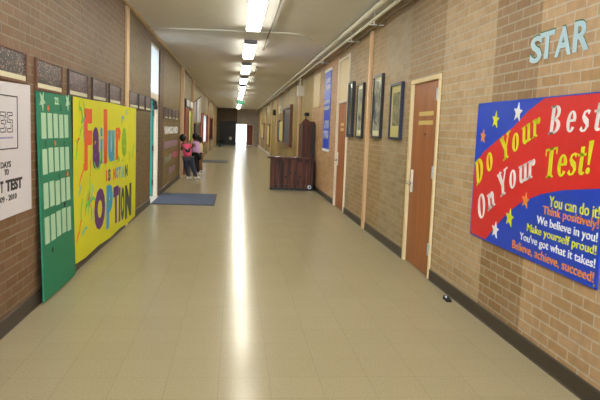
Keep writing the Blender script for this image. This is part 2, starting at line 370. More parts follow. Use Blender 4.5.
# vertical painted chases on both walls
def chase(name, side, y, w=.12, d=.075, col='chase', z0=0., lab=''):
    a, c = (XL+.001, XL+d) if side == 'L' else (XR-d, XR-.001)
    zt = ZC-.05 if side == 'L' else ZC-.17
    o = box(a, c, y-w/2, y+w/2, z0, zt).build(name, M[col], bevel=.004); recenter(o); return o
for y, lab in [(9.64, 'tall tan pipe cover on the left wall beside the yellow banner'), (19.05, 'tall tan pipe cover on the left wall beside of the children'),
               (24.0, 'tall tan pipe cover on the left wall between green poster and white flag'), (38.3, 'distant tan pipe cover on the left wall between the two windows'),
               (46.5, 'distant tan pipe cover on the left wall past the last window'), (52, 'farthest tan pipe cover on the left wall')]:
    tag(chase('pipe_cover', 'L', y, *((.22, .030) if y < 10 else (.12, .10 if y < 20 else .075))), lab, 'pipe cover', 'vertical tan pipe covers')
for y, lab in [(9.88, 'tall tan pipe cover on the right wall between the framed prints'), (20.6, 'tan pipe cover on the right wall just past the hanging steel box'),
               (31.6, 'pale tan pipe cover on the right wall beyond the slate board'), (36.5, 'distant tan pipe cover on right wall before the pale notice'),
               (43, 'distant tan pipe cover on right wall between two pale notices'), (51.5, 'farthest tan pipe cover on the right wall')]:
    tag(chase('pipe_cover', 'R', y, *((.12, .045) if y < 10 else (.12, .075))), lab, 'pipe cover', 'vertical tan pipe covers')

# ------------------------------------------------------------------ ceiling lights
def light_fixture(yn, lab):
    x0, x1, ln = .145, .405, 2.72
    t = thing('ceiling_light', lab, 'ceiling light', ((x0+x1)/2, yn+ln/2, ZC), 'fluorescent ceiling lights')
    box(x0+.012, x1-.012, yn+.02, yn+ln-.02, ZC-.058, ZC).build('housing', M['lamp_housing'], t)
    def fn(a, z, d): return (a, d, z)
    prof = [(x0+.008, ZC-.056), (x0+.030, ZC-.086), (x1-.030, ZC-.086), (x1-.008, ZC-.056)]
    MB().prism(prof, fn, yn+.03, yn+ln-.03).build('diffuser', M['lamp'], t)
    for yy in (yn, yn+ln-.03):
        MB().prism([(x0-.003, ZC-.0), (x0+.009, ZC-.089), (x1-.009, ZC-.089), (x1+.003, ZC)], fn, yy, yy+.03).build('end_cap', M['lamp_cap'], t)
    return t
labs = ['nearest', 'second nearest', 'third nearest', 'fourth nearest', 'fifth nearest', 'sixth nearest', 'seventh nearest', 'eighth nearest', 'ninth nearest', 'tenth nearest', 'farthest']
light_fixture(8.42-4.38*3, 'fluorescent ceiling light by the near end opening, behind the viewpoint')
light_fixture(8.42-4.38*2, 'fluorescent ceiling light above and behind the viewpoint')
light_fixture(8.42-4.38, 'fluorescent ceiling light above the green board, out of the picture')
for k in range(11):
    light_fixture(8.42+4.38*k, 'long lit fluorescent ceiling light, the %s one in view' % labs[k])

# ------------------------------------------------------------------ pipes, conduit, rods
def pipe(name, x, z, r, lab, m_='pipe', y0=Y0+.02, y1=Y1-.02):
    b = MB().tube([(x, y0, z), (x, y1, z)], r, 14)
    y = 3.0
    while y < y1:
        b.tube([(x, y, z), (x, y+.09, z)], r*1.18, 14); y += 6.1
    o = b.build(name, M[m_], smooth=False); recenter(o); return tag(o, lab, 'pipe', 'pipes along the ceiling corner')
pipe('ceiling_pipe', 1.865, 3.252, .034, 'thick pale pipe nearest the ceiling, above the right wall')
pipe('ceiling_pipe', 1.957, 3.180, .021, 'medium pale pipe, the middle one above the right wall')
pipe('ceiling_pipe', 2.045, 3.135, .013, 'thin brown pipe running closest to the right wall', 'rod')
for y, lab in [(9.2, 'white bracket holding the pipes nearest the viewpoint'), (11.0, 'white bracket holding the pipes above the framed prints'), (14.6, 'white bracket holding the pipes over the blue pennant'),
               (19.6, 'white bracket holding the pipes over the hanging steel box'), (26, 'white bracket holding the pipes over the slate board')]:
    o = MB().box(1.90, XR, y, y+.05, 3.125, 3.138).box(1.985, 2.0, y, y+.05, 3.138, ZC).build('pipe_bracket', M['conduit']); recenter(o)
    tag(o, lab, 'bracket', 'pipe brackets')
o = MB().tube([(XL+.055, 11.9, ZC-.016), (-1.2, 11.75, ZC-.016), (.0, 11.62, ZC-.016), (.9, 11.55, ZC-.016), (1.14, 11.62, ZC-.016), (1.83, 13.2, ZC-.016)], .014, 8).build('ceiling_conduit', M['conduit'], smooth=True)
tag(recenter(o), 'thin white conduit crossing the ceiling from wall to pipes', 'conduit')
for ya, yb, lab in [(5.0, 13.9, 'long thin brown rod fixed to the ceiling beside the nearest light'), (18.0, 23.6, 'shorter thin brown rod on the ceiling beside the third light')]:
    b = MB().tube([(.575, ya, ZC-.03), (.575, yb, ZC-.03)], .013, 8).box(.55, .60, yb-.08, yb, ZC-.06, ZC)
    b.box(.56, .59, ya, ya+.05, ZC-.04, ZC)
    tag(recenter(b.build('ceiling_rod', M['rod'])), lab, 'rod', 'ceiling rods')
# exit sign
t = thing('exit_sign', 'small green sign hanging from the ceiling far down the corridor', 'sign', (.26, 33, ZC))
box(.06, .46, 32.97, 33.03, 2.77, 2.97).build('sign_panel', M['exit_green'], t, bevel=.005)
b = MB(); b.tube([(.16, 33, 2.96), (.16, 33, ZC)], .008, 6).tube([(.36, 33, 2.96), (.36, 33, ZC)], .008, 6); b.build('hanger', M['steel'], t)

# ------------------------------------------------------------------ text helper
def text_mesh(body, fn, a0, a1, z0, z1, d0, d1, bold=0., shear=0., skew=0.):
    """text fitted into the rectangle a0..a1 x z0..z1 (a along reading direction via fn)."""
    cu = bpy.data.curves.new('t', 'FONT'); cu.body = body; cu.offset = bold; cu.shear = shear; cu.extrude = .01; cu.resolution_u = 3
    ob = bpy.data.objects.new('t', cu); C.objects.link(ob)
    dg = bpy.context.evaluated_depsgraph_get(); dg.update()
    me = bpy.data.meshes.new_from_object(ob.evaluated_get(dg)); bpy.data.objects.remove(ob)
    xs = [v.co.x for v in me.vertices]; yy = [v.co.y for v in me.vertices]
    mnx, mxx, mny, mxy = min(xs), max(xs), min(yy), max(yy); mb = MB()
    vs = []
    for v in me.vertices:
        u = (v.co.x-mnx)/(mxx-mnx); w = (v.co.y-mny)/(mxy-mny)
        vs.append(fn(a0+(a1-a0)*u, z0+(z1-z0)*w+skew*(u), d1 if v.co.z > 0 else d0))
    mb.add(vs, [tuple(p.vertices) for p in me.polygons]); bpy.data.meshes.remove(me)
    return mb
def star_pts(c, r, rot=0, aspect=1.):
    return [(c[0]+aspect*math.sin(rot+PI*k/5)*(r if k % 2 == 0 else r*.42), c[1]+math.cos(rot+PI*k/5)*(r if k % 2 == 0 else r*.42)) for k in range(10)]
def star(mb, c, r, fn, d0, d1, rot=0):
    P = star_pts(c, r, rot); n = 10
    vs = [fn(a, b_, d0) for a, b_ in P]+[fn(a, b_, d1) for a, b_ in P]+[fn(c[0], c[1], d1)]
    fs = [(i, (i+1) % n, (i+1) % n+n, i+n) for i in range(n)]+[(i+n, (i+1) % n+n, 2*n) for i in range(n)]
    return mb.add(vs, fs)

# ------------------------------------------------------------------ serif display lettering (2-D strokes, cap height 1)
def quadstrip(mb, A, B, fn):
    for i in range(len(A)-1): mb.append([A[i], A[i+1], B[i+1], B[i]])
def ring(c, ro, ri, a0=0, a1=360, n=24):
    q = []
    for i in range(n):
        t0 = math.radians(a0+(a1-a0)*i/n); t1 = math.radians(a0+(a1-a0)*(i+1)/n)
        q.append([(c[0]+ro[0]*math.cos(t0), c[1]+ro[1]*math.sin(t0)), (c[0]+ro[0]*math.cos(t1), c[1]+ro[1]*math.sin(t1)),
                  (c[0]+ri[0]*math.cos(t1), c[1]+ri[1]*math.sin(t1)), (c[0]+ri[0]*math.cos(t0), c[1]+ri[1]*math.sin(t0))])
    return q
def R4(x0, y0, x1, y1): return [[(x0, y0), (x1, y0), (x1, y1), (x0, y1)]]
def stroke(pts, ws):
    q = []; L_, R_ = [], []
    for i, p in enumerate(pts):
        a = pts[max(i-1, 0)]; c = pts[min(i+1, len(pts)-1)]; dx, dy = c[0]-a[0], c[1]-a[1]; l = math.hypot(dx, dy); nx, ny = -dy/l, dx/l
        L_.append((p[0]+nx*ws[i]/2, p[1]+ny*ws[i]/2)); R_.append((p[0]-nx*ws[i]/2, p[1]-ny*ws[i]/2))
    for i in range(len(pts)-1): q.append([R_[i], R_[i+1], L_[i+1], L_[i]])
    return q
GL = {
 'D': R4(.04, 0, .25, 1)+R4(-.04, 0, .3, .07)+R4(-.04, .93, .3, 1)+ring((.2, .5), (.52, .5), (.29, .43), -90, 90),
 'o': ring((.27, .34), (.28, .36), (.10, .30)),
 'O': ring((.38, .5), (.39, .52), (.16, .45)),
 'Y': stroke([(.08, .98), (.42, .42)], [.24, .2])+stroke([(.74, .98), (.46, .44)], [.09, .09])+R4(.31, 0, .53, .48)+R4(-.08, .93, .32, 1)+R4(.56, .93, .9, 1)+R4(.2, 0, .64, .07),
 'u': R4(.03, .16, .21, .66)+R4(.41, 0, .59, .66)+ring((.24, .2), (.21, .22), (.04, .14), 180, 330)+R4(-.05, .6, .2, .67)+R4(.33, .6, .58, .67)+R4(.5, 0, .68, .07),
 'r': R4(.04, 0, .22, .66)+R4(-.04, 0, .32, .07)+R4(-.04, .6, .2, .67)+ring((.4, .54), (.12, .12), (.0, .0))+stroke([(.2, .45), (.3, .6), (.42, .63)], [.06, .08, .08]),
 'n': R4(.04, 0, .22, .66)+R4(.42, 0, .6, .46)+ring((.4, .44), (.2, .22), (.02, .14), 0, 180)+R4(-.04, 0, .3, .07)+R4(.35, 0, .68, .07)+R4(-.04, .6, .2, .67),
 'B': R4(.04, 0, .25, 1)+R4(-.04, 0, .3, .07)+R4(-.04, .93, .3, 1)+ring((.24, .74), (.38, .26), (.18, .19), -90, 90)+ring((.24, .27), (.46, .27), (.23, .2), -90, 90),
 'e': ring((.28, .34), (.28, .36), (.10, .30), 10, 325)+R4(.1, .33, .53, .41),
 's': stroke([(.42, .6), (.3, .67), (.14, .62), (.1, .5), (.2, .4), (.34, .31), (.4, .17), (.3, .04), (.14, .02), (.03, .12)], [.14, .07, .09, .15, .19, .2, .15, .08, .07, .14]),
 't': R4(.12, .12, .3, .86)+R4(-.02, .58, .44, .66)+ring((.3, .14), (.18, .15), (.02, .08), 180, 330),
 'T': R4(.27, 0, .5, 1)+R4(0, .92, .77, 1)+R4(0, .76, .05, 1)+R4(.72, .76, .77, 1)+R4(.17, 0, .6, .07),
 '!': [[(.1, .28), (.18, .28), (.27, 1), (.03, 1)]]+ring((.14, .1), (.1, .1), (0, 0)),
}
def glyph(mb, ch, org, size, rot, fn, d0, d1, slant=.18):
    c, s_ = math.cos(rot), math.sin(rot)
    for q in GL[ch]:
        P = []
        for x, y in q:
            x, y = (x+slant*y)*size, y*size
            P.append((org[0]+c*x-s_*y, org[1]+s_*x+c*y))
        mb.prism(P, fn, d0, d1)

# ------------------------------------------------------------------ DO YOUR BEST banner (right wall, reads towards -Y)
def RB(a, z, d): return (XR-d, 5.342-a, z)         # a grows to the reader's right
t = thing('vinyl_banner', 'large blue and red vinyl banner reading Do Your Best On Your Test', 'banner', (XR, 4.35, .69))
BW = 5.342-3.36; zb, zt = .688, 1.843
MB().prism([(0, zb), (BW, zb), (BW, zt), (0, zt)], RB, .002, .010).build('banner_sheet', M['blue'], t)
tp = [(5.342, 1.30), (5.158, 1.426), (4.873, 1.542), (4.616, 1.638), (4.389, 1.754), (4.139, 1.843)]
bt = [(5.007, .688), (4.808, .839), (4.6, .982), (4.358, 1.096), (4.107, 1.174), (3.817, 1.231), (3.36, 1.285)]
out = [(5.342-y, z) for y, z in tp]+[(BW, zt)]+[(5.342-y, z) for y, z in bt][::-1]+[(0, zb)]
MB().prism(out, RB, .009, .0115).build('red_swoosh', M['red'], t, label='broad red swoosh across the banner')
hem = MB()
for a0, b0, a1, b1 in [(0, zb, BW, zb+.008), (0, zt-.008, BW, zt), (0, zb, .008, zt), (BW-.008, zb, BW, zt)]: hem.prism([(a0, b0), (a1, b0), (a1, b1), (a0, b1)], RB, .009, .0135)
hem.build('hem', M['blue'], t)
gr = MB()
for a, z in [(.02, zb+.02), (BW-.02, zb+.02), (.02, zt-.02), (BW-.02, zt-.02)]: gr.prism([(a+.012*math.cos(k*PI/4), z+.012*math.sin(k*PI/4)) for k in range(8)], RB, .009, .016)
gr.build('grommets', M['chrome'], t)
def word(chars, pts, size, m_, nm):
    mb = MB()
    for i, (ch, (y, z)) in enumerate(zip(chars, pts)):
        p = pts[max(i-1, 0)]; q = pts[min(i+1, len(pts)-1)]
        rot = math.atan2(q[1]-p[1], -(q[0]-p[0]))
        k = size*(1.0)
        glyph(mb, ch, (5.342-y-.33*k*(.8 if ch.islower() else 1), z), k, rot*.9, RB, .011, .0145)
    mb.build(nm, m_, t)
word('Do', [(5.18, 1.125), (4.99, 1.25)], .215, M['yellow'], 'lettering')
word('Your', [(4.72, 1.352), (4.545, 1.437), (4.39, 1.502), (4.235, 1.553)], .195, M['yellow'], 'lettering')
word('Best', [(4.00, 1.585), (3.80, 1.603), (3.635, 1.607), (3.50, 1.612)], .19, M['white'], 'lettering')
word('On', [(5.09, .83), (4.915, .94)], .20, M['white'], 'lettering')
word('Your', [(4.72, 1.065), (4.545, 1.155), (4.395, 1.213), (4.26, 1.258)], .195, M['white'], 'lettering')
word('Test!', [(4.02, 1.282), (3.86, 1.310), (3.73, 1.328), (3.63, 1.338), (3.52, 1.350)], .20, M['yellow'], 'lettering')
for body, ya, z, m_ in [('You can do it!', 3.985, 1.118, 'yellow'), ('Think positively!', 4.06, 1.042, 'orange'), ('We believe in you!', 4.135, .962, 'white'),
                        ('Make yourself proud!', 4.27, .886, 'yellow'), ("You've got what it takes!", 4.375, .808, 'white'), ('Believe, achieve, succeed!', 4.485, .727, 'orange')]:
    desc = .016
    text_mesh(body, RB, 5.342-ya, 5.342-3.395, z-desc, z+.058, .009, .013, bold=.006).build('lettering', M[m_], t)
for (y, z), m_, r in zip([(5.193, 1.558), (4.958, 1.696), (4.558, 1.747), (4.327, 1.103), (4.566, .94), (4.812, .806)], ['orange', 'yellow', 'white', 'orange', 'yellow', 'white'], [.062, .072, .075, .062, .075, .072]):
    star(MB(), (5.342-y, z), r, RB, .009, .0145, rot=.12).build('star', M[m_], t, label=m_+' star printed on the banner')

# S T A R paper letters
for ch, a, b_, z0, z1 in [('S', 4.485, 4.315, 2.085, 2.275), ('T', 4.345, 4.145, 2.10, 2.285), ('A', 4.125, 3.925, 2.095, 2.285), ('R', 3.90, 3.72, 2.10, 2.29)]:
    a -= .045; b_ -= .045; z0 += .008; z1 += .008
    tt = thing('paper_letter', 'pale blue letter %s with green backing on bricks above the banner' % ch, 'letter', (XR, (a+b_)/2, z0), 'letters spelling STAR')
    text_mesh(ch, RB, 5.342-a-.008, 5.342-b_-.004, z0+.004, z1+.010, .001, .005, bold=.03).build('backing', M['letter_green'], tt)
    text_mesh(ch, RB, 5.342-a, 5.342-b_, z0, z1, .005, .010, bold=.02).build('letter_face', M['letter_blue'], tt)

# ------------------------------------------------------------------ right-hand doors
def add_lever(t, y, z, parent):
    b = MB().box(XR-.002, XR+.012, y-.03, y+.035, z-.14, z+.13)
    b.build('lock_plate', M['conduit'], parent, bevel=.004)
    MB().tube([(XR+.0, y, z-.03), (XR-.055, y, z-.03), (XR-.06, y-.02, z-.03), (XR-.055, y-.13, z-.03)], .015, 8).build('lever_handle', M['chrome'], parent, smooth=True)
t = thing('door_1', 'orange brown wooden door in cream frame beside the blue banner', 'door', (XR, 6.96, 0)); t['kind'] = 'structure'
b = MB().box(XR-.022, XR+.14, D1[0]-.0, D1[0]+.045, 0, D1[2]).box(XR-.022, XR+.14, D1[1]-.06, D1[1], 0, D1[2]).box(XR-.022, XR+.14, D1[0]+.045, D1[1]-.06, D1[2]-.05, D1[2])
b.build('door_frame', M['cream'], t, bevel=.004)
lf = box(XR+.012, XR+.055, D1[0]+.05, D1[1]-.064, .012, D1[2]-.053).build('door_leaf', M['door_wood'], t)
add_lever(t, 7.33, 1.0, lf)
for z in (.32, 1.155, 1.985):
    MB().box(XR-.026, XR+.014, D1[0]+.03, D1[0]+.085, z-.06, z+.06).tube([(XR-.024, D1[0]+.05, z-.065), (XR-.024, D1[0]+.05, z+.065)], .012, 8).build('hinge', M['steel'], t)
for z in (1.792, 1.690):
    box(XR+.004, XR+.013, 6.66, 7.18, z-.024, z+.024).build('name_plate', M['brass_plate'], t, label='pale yellow name plate on the door')
MB().tube([(XR+.013, 6.92, 1.56), (XR+.005, 6.92, 1.56)], .012, 10).build('peephole', M['black_wood'], t)

t = thing('door_2', 'narrow looking orange brown door below a cream panel past the framed prints', 'door', (XR, 12.4, 0)); t['kind'] = 'structure'
b = MB().box(XR-.03, XR+.14, D2[0], D2[0]+.05, 0, D2[2]).box(XR-.03, XR+.14, D2[1]-.09, D2[1], 0, D2[2]).box(XR-.02, XR+.14, D2[0]+.05, D2[1]-.09, D2[2]-.05, D2[2]).box(XR-.01, XR+.14, D2[0]+.05, D2[1]-.09, 2.13, 2.19)
b.build('door_frame', M['creamy_white'], t, bevel=.004)
box(XR+.01, XR+.05, D2[0]+.052, D2[1]-.092, 2.192, D2[2]-.052).build('transom_panel', M['cream'], t, label='cream panel above the door')
lf = box(XR+.010, XR+.052, D2[0]+.052, D2[1]-.092, .01, 2.128).build('door_leaf', M['door_wood'], t)
add_lever(t, 12.82, 1.0, lf)
for z in (1.70, 1.60): box(XR+.002, XR+.011, 12.25, 12.6, z-.03, z+.03).build('name_plate', M['brass_plate'], t, label='small pale name plate')

# cream panel above the dark cabinet
o = box(XR-.02, XR+.0, 15.9, 17.1, 2.17, 3.03).build('wall_panel', M['cream'], bevel=.003); tag(recenter(o), 'cream rectangular panel high on right wall above the dark cabinet', 'panel')

# ------------------------------------------------------------------ framed prints on the right wall
def framed_print(ya, yb, z0, z1, fr, art, mount, lab, d=.045, fw_=.035, mw=.06, tilt=.0):
    t = thing('framed_print', lab, 'framed print', (XR, (ya+yb)/2, z0), 'tall framed prints')
    ya, yb = sorted((ya, yb)); yb *= 1-d/XR; z0 = EYE+(z0-EYE)*(1-d/XR); z1 = EYE+(z1-EYE)*(1-d/XR); b = MB()
    b.box(XR-d, XR, ya, ya+fw_, z0, z1).box(XR-d, XR, yb-fw_, yb, z0, z1).box(XR-d, XR, ya+fw_, yb-fw_, z0, z0+fw_).box(XR-d, XR, ya+fw_, yb-fw_, z1-fw_, z1)
    b.build('frame', M[fr], t, bevel=.003)
    box(XR-d*.55, XR-.001, ya+fw_, yb-fw_, z0+fw_, z1-fw_).build('mount', M[mount], t)
    box(XR-d*.6, XR-d*.55, ya+fw_+mw, yb-fw_-mw, z0+fw_+mw*1.6, z1-fw_-mw).build('picture', M[art], t)
    return t
p = framed_print(11.17, 11.95, 1.46, 2.49, 'frame_black', 'art_dark', 'frame_black', 'black framed dark glossy print, nearest the narrow door', d=.06, mw=.01)
p = framed_print(10.30, 11.03, 1.46, 2.40, 'frame_black', 'art_blue', 'mat_pale', 'black framed blue grey print, just left of the tan pipe cover')
p = framed_print(8.96, 9.74, 1.475, 2.435, 'frame_black', 'art_vine', 'mat_pale', 'black framed grey print with blue streak, just right of the pipe cover', mw=.05)
b = MB().prism([(9.62, 2.33), (9.55, 2.33), (9.32, 1.78), (9.44, 1.72)], RWf, .0268, .0295)
b.build('picture_streak', M['frame_navy'], p, label='diagonal slate blue shape in the print')
p = framed_print(7.86, 8.62, 1.475, 2.235, 'frame_navy', 'art_sepia', 'mat_gold', 'navy framed golden print nearest the orange brown door', mw=.09)

# blue pennant banner with white marks (too blurred to read)
t = thing('hanging_banner', 'tall narrow blue banner with white marks on the right wall', 'banner', (XR, 14.52, 1.1))
box(XR-.014, XR-.002, 14.05, 15.02, 1.14, 2.94).build('banner_sheet', M['blue'], t)
b = MB().box(XR-.018, XR-.001, 14.03, 15.04, 1.09, 1.15).box(XR-.018, XR-.001, 14.03, 15.04, 2.93, 2.99); b.build('end_strip', M['white'], t)
rnd = random.Random(3)
for za, zb_, rows in [(2.50, 2.80, 2), (2.03, 2.31, 2), (1.36, 1.84, 2)]:
    b = MB(); h_ = (zb_-za)/rows
    for r in range(rows):
        a = 14.18
        while a < 14.86:
            w = rnd.uniform(.06, .15); z0 = za+r*h_+.02; z1 = za+(r+1)*h_-.03; k = rnd.random()
            b.box(XR-.017, XR-.013, a, a+w*.45, z0, z1)
            if k > .3: b.box(XR-.017, XR-.013, a, a+w, z1-.05, z1)
            if k < .7: b.box(XR-.017, XR-.013, a, a+w, z0, z0+.05)
            a += w+.05
    b.build('marking', M['white'], t, label='blurred white marks on the blue banner')

# ------------------------------------------------------------------ dark wooden chest and tall cabinet (right wall)
t = thing('wooden_chest', 'low dark wooden chest with finger holes standing out from right wall', 'chest', (1.5, 16.25, 0))
b = MB().box(.955, 2.03, 16.03, 16.50, .05, .815); b.build('body', M['dark_wood'], t, bevel=.008)
MB().box(.865, 2.05, 15.96, 16.53, .815, .855).build('lid', M['dark_wood'], t, bevel=.008)
b = MB().box(.945, 1.03, 16.0, 16.035, .06, .815).box(1.955, 2.04, 16.0, 16.035, .06, .815).box(1.03, 1.955, 16.008, 16.035, .735, .815).box(1.03, 1.955, 16.008, 16.035, .06, .14)
b.build('front_frame', M['dark_wood'], t, bevel=.004)
b = MB().box(.94, 2.045, 15.99, 16.51, .0, .06); b.build('plinth', M['black_wood'], t)
for x, z in [(1.338, .349), (1.453, .451), (1.58, .455), (1.709, .352)]:
    MB().tube([(x, 16.034, z), (x, 16.022, z)], .030, 14).build('finger_hole', M['black_wood'], t)
for x in (1.07, 1.50): box(x, x+.1, 15.98, 16.05, .854, .862).build('lid_plate', M['chrome'], t)
MB().tube([(1.96, 15.975, .095), (1.96, 16.005, .095)], .05, 16).build('caster', M['steel'], t, label='round metal caster at the corner')
MB().tube([(1.96, 15.965, .095), (1.96, 15.976, .095)], .022, 12).build('caster', M['black_wood'], t, label='dark hub of the caster')
t = thing('tall_cabinet', 'tall dark carved cabinet against the right wall behind the chest', 'cabinet', (1.95, 16.9, 0))
MB().box(1.80, 2.13, 16.64, 17.6, 0, 1.74).build('body', M['dark_wood'], t, bevel=.01)
crest = [(1.775, 1.70), (2.13, 1.70), (2.13, 1.78), (2.06, 1.80), (2.0, 1.79), (1.94, 1.83), (1.88, 1.87), (1.82, 1.84), (1.775, 1.76)]
MB().prism(crest, lambda a, z, d: (a, d, z), 16.60, 16.68).build('crest', M['dark_wood'], t, bevel=.004)
MB().ball((1.88, 16.64, 1.89), .024).build('finial', M['dark_wood'], t, smooth=True)
MB().box(2.06, 2.134, 16.54, 16.64, .0, 1.72).build('side_post', M['black_wood'], t, bevel=.006)
MB().box(1.83, 2.03, 16.625, 16.64, .95, 1.62).build('carved_panel', M['dark_wood'], t, bevel=.008)

# hanging steel box beneath the pipes, and small wall devices
t = thing('junction_box', 'grey steel electrical box hanging below the ceiling pipes', 'electrical box', (1.94, 19, 2.58))
MB().box(1.84, 2.06, 18.94, 19.06, 2.58, 2.89).build('box_body', M['grey_box'], t, bevel=.006)
MB().box(1.85, 2.05, 18.925, 18.94, 2.59, 2.88).build('box_cover', M['grey_box'], t, bevel=.004)
MB().tube([(1.93, 19, 2.88), (1.93, 19, 3.13)], .02, 8).build('conduit_stub', M['grey_box'], t)
for y, z, w, h_, m_, lab in [(18.2, 2.02, .12, .10, 'rubber', 'small black wall device between cabinet and steel box'), (28.9, 2.45, .9, .34, 'grey_box', 'grey speaker box on right wall above yellow poster'),
                      (33.5, 2.45, .5, .3, 'rubber', 'black bell on right wall beyond the pale pipe cover')]:
    o = MB().box(XR-.12, XR, y-w/2, y+w/2, z-h_/2, z+h_/2).box(XR-.13, XR-.12, y-w*.4, y+w*.4, z-h_*.4, z+h_*.4).build('wall_box', M[m_], bevel=.01); tag(recenter(o), lab, 'wall box')
# slate display board with wooden frame
t = thing('display_board', 'tall slate board in a brown wood frame on the right wall', 'board', (XR, 25, .91))
b = MB().box(XR-.11, XR, 23.3, 23.45, .91, 2.50).box(XR-.11, XR, 26.6, 26.8, .91, 2.50).box(XR-.11, XR, 23.45, 26.6, .91, 1.03).box(XR-.11, XR, 23.45, 26.6, 2.38, 2.50)
b.build('frame', M['frame_brown'], t, bevel=.006)
box(XR-.06, XR-.001, 23.45, 26.6, 1.03, 2.38).build('panel', M['board_blue'], t)
t = thing('wall_poster', 'pale yellow poster on right wall beyond the slate board', 'poster', (XR, 28.4, 1.05))
box(XR-.05, XR-.001, 27.3, 29.6, 1.05, 1.92).build('sheet', M['yellow_cloth'], t); box(XR-.06, XR-.001, 29.7, 31.0, 1.0, 2.0).build('side_panel', M['board_blue'], t, label='dark slate side panel')
for y, w, z0, z1, lab in [(39.2, 2.4, .5, 1.87, 'white framed notice far down the right wall, the nearer of two'), (47.5, 3.6, .8, 2.0, 'pale framed notice far down the right wall, the farther of two')]:
    t = thing('wall_notice', lab, 'notice', (XR, y, z0), 'pale notices far down the right wall')
    box(XR-.06, XR-.0, y-w/2, y+w/2, z0, z1).build('frame', M['frame_brown'], t); box(XR-.07, XR-.058, y-w/2+.15, y+w/2-.15, z0+.1, z1-.1).build('sheet', M['olive_poster'], t)

# ------------------------------------------------------------------ LEFT WALL
# white vinyl countdown banner
LB = LW
t = thing('countdown_banner', 'white vinyl countdown banner with black lettering at the left edge', 'banner', (XL, 4.58, .84))
MB().prism([(3.95, .845), (5.205, .84), (5.20, 1.825), (3.95, 1.80)], LB, .002, .008).build('banner_sheet', M['paper_white'], t)
b = MB()
for a0, z0, a1, z1 in [(4.31, 1.335, 4.90, 1.343), (4.31, 1.715, 4.90, 1.723), (4.31, 1.335, 4.318, 1.723), (4.89, 1.335, 4.90, 1.723)]: b.prism([(a0, z0), (a1, z0), (a1, z1), (a0, z1)], LB, .007, .010)
b.build('number_box_outline', M['ink'], t)
def outline_digit(segs):
    b = MB()
    for s_ in segs:
        for (a0, z0), (a1, z1) in zip(s_[:-1], s_[1:]):
            n = 3
            for k in range(n):
                f0, f1 = (k+.12)/n, (k+.88)/n; pa = (a0+(a1-a0)*f0, z0+(z1-z0)*f0); pb = (a0+(a1-a0)*f1, z0+(z1-z0)*f1)
                dx, dz = pb[0]-pa[0], pb[1]-pa[1]; l = math.hypot(dx, dz); nx, nz = -dz/l*.0035, dx/l*.0035
                b.prism([(pa[0]-nx, pa[1]-nz), (pb[0]-nx, pb[1]-nz), (pb[0]+nx, pb[1]+nz), (pa[0]+nx, pa[1]+nz)], LB, .007, .010)
    return b
def five(x, z, w, h):
    t_ = .022; P = [(x+w, z+h), (x, z+h), (x, z+h*.5), (x+w*.7, z+h*.5), (x+w*.7, z+t_*1.1), (x, z+t_*1.1), (x, z), (x+w, z), (x+w, z+h*.62), (x+w*.3, z+h*.62), (x+w*.3, z+h-t_), (x+w, z+h-t_), (x+w, z+h)]
    return [P]
def three(x, z, w, h):
    P = [(x, z+h), (x+w, z+h), (x+w, z), (x, z), (x, z+.025), (x+w*.7, z+.025), (x+w*.7, z+h*.42), (x+w*.2, z+h*.42), (x+w*.2, z+h*.58), (x+w*.7, z+h*.58), (x+w*.7, z+h-.025), (x, z+h-.025), (x, z+h)]
    return [P]
outline_digit(five(4.685, 1.46, .105, .14)).build('digit', M['ink'], t, label='dotted outline digit five')
outline_digit(three(4.55, 1.46, .105, .14)).build('digit', M['ink'], t, label='dotted outline digit three')
MB().prism([(4.40, 1.413), (4.80, 1.413), (4.80, 1.425), (4.40, 1.425)], LB, .007, .009).build('rule', M['lilac'], t, label='pale lilac line under the digits')
text_mesh('DAYS', LB, 4.545, 4.745, 1.205, 1.25, .007, .010, bold=.02).build('lettering', M['ink'], t)
text_mesh('TO', LB, 4.612, 4.70, 1.152, 1.195, .007, .010, bold=.02).build('lettering', M['ink'], t)
text_mesh('T', LB, 4.53, 4.59, 1.033, 1.115, .007, .010, bold=.05).build('lettering', M['ink'], t)
text_mesh('TEST', LB, 4.635, 4.985, 1.030, 1.117, .007, .010, bold=.05).build('lettering', M['ink'], t)
text_mesh('2009 - 2010', LB, 4.44, 4.857, .962, 1.005, .007, .010, bold=.01).build('lettering', M['ink'], t)

# green board with sheets, leaning on the wall
def GB(y, z, d):                             # board plane leans out 4 cm at the floor
    k = 1-z/1.79
    return (XL+.006+.045*k+d, y, z)
t = thing('green_board', 'tall green board with rows of pale sheets standing against left wall', 'board', (XL+.03, 5.86, 0))
MB().prism([(5.335, .02), (6.385, .02), (6.385, 1.80), (5.335, 1.79)], GB, 0, .014).build('board_panel', M['green'], t)
k = 0
for z0, z1 in [(1.395, 1.612), (1.10, 1.315), (.80, 1.02), (.505, .735)]:
    for i in range(5):
        y = 5.415+i*.178
        dz = rnd.uniform(-.006, .006)
        s_ = MB().prism([(y, z0+dz), (y+.128, z0+dz), (y+.128, z1+dz), (y, z1+dz)], GB, .0135, .0165)
        sh_ = s_.build('paper_sheet', M['paper_pale'], t)
b = MB()
for c_, r in [((5.46, 1.715), .085), ((6.26, 1.735), .085)]: star(b, c_, r, GB, .0135, .018, rot=.5)
b.build('corner_star', M['paper_pale'], t, label='pale paper star in the upper corner')
text_mesh('22', GB, 5.82, 5.95, 1.70, 1.765, .0135, .017, bold=.03).build('number', M['paper_pale'], t)
for y, z, c_ in [(5.62, 1.66, 'p_orange'), (6.02, 1.67, 'letter_green'), (5.80, 1.355, 'p_orange'), (5.52, 1.355, 'letter_green'), (6.1, 1.34, 'letter_green'), (5.9, 1.05, 'letter_green'), (6.18, 1.05, 'p_orange'), (6.05, .77, 'ink'), (5.62, .42, 'ink')]:
    star(MB(), (y, z), .03, GB, .0135, .018, rot=rnd.random()).build('sticker', M[c_], t)

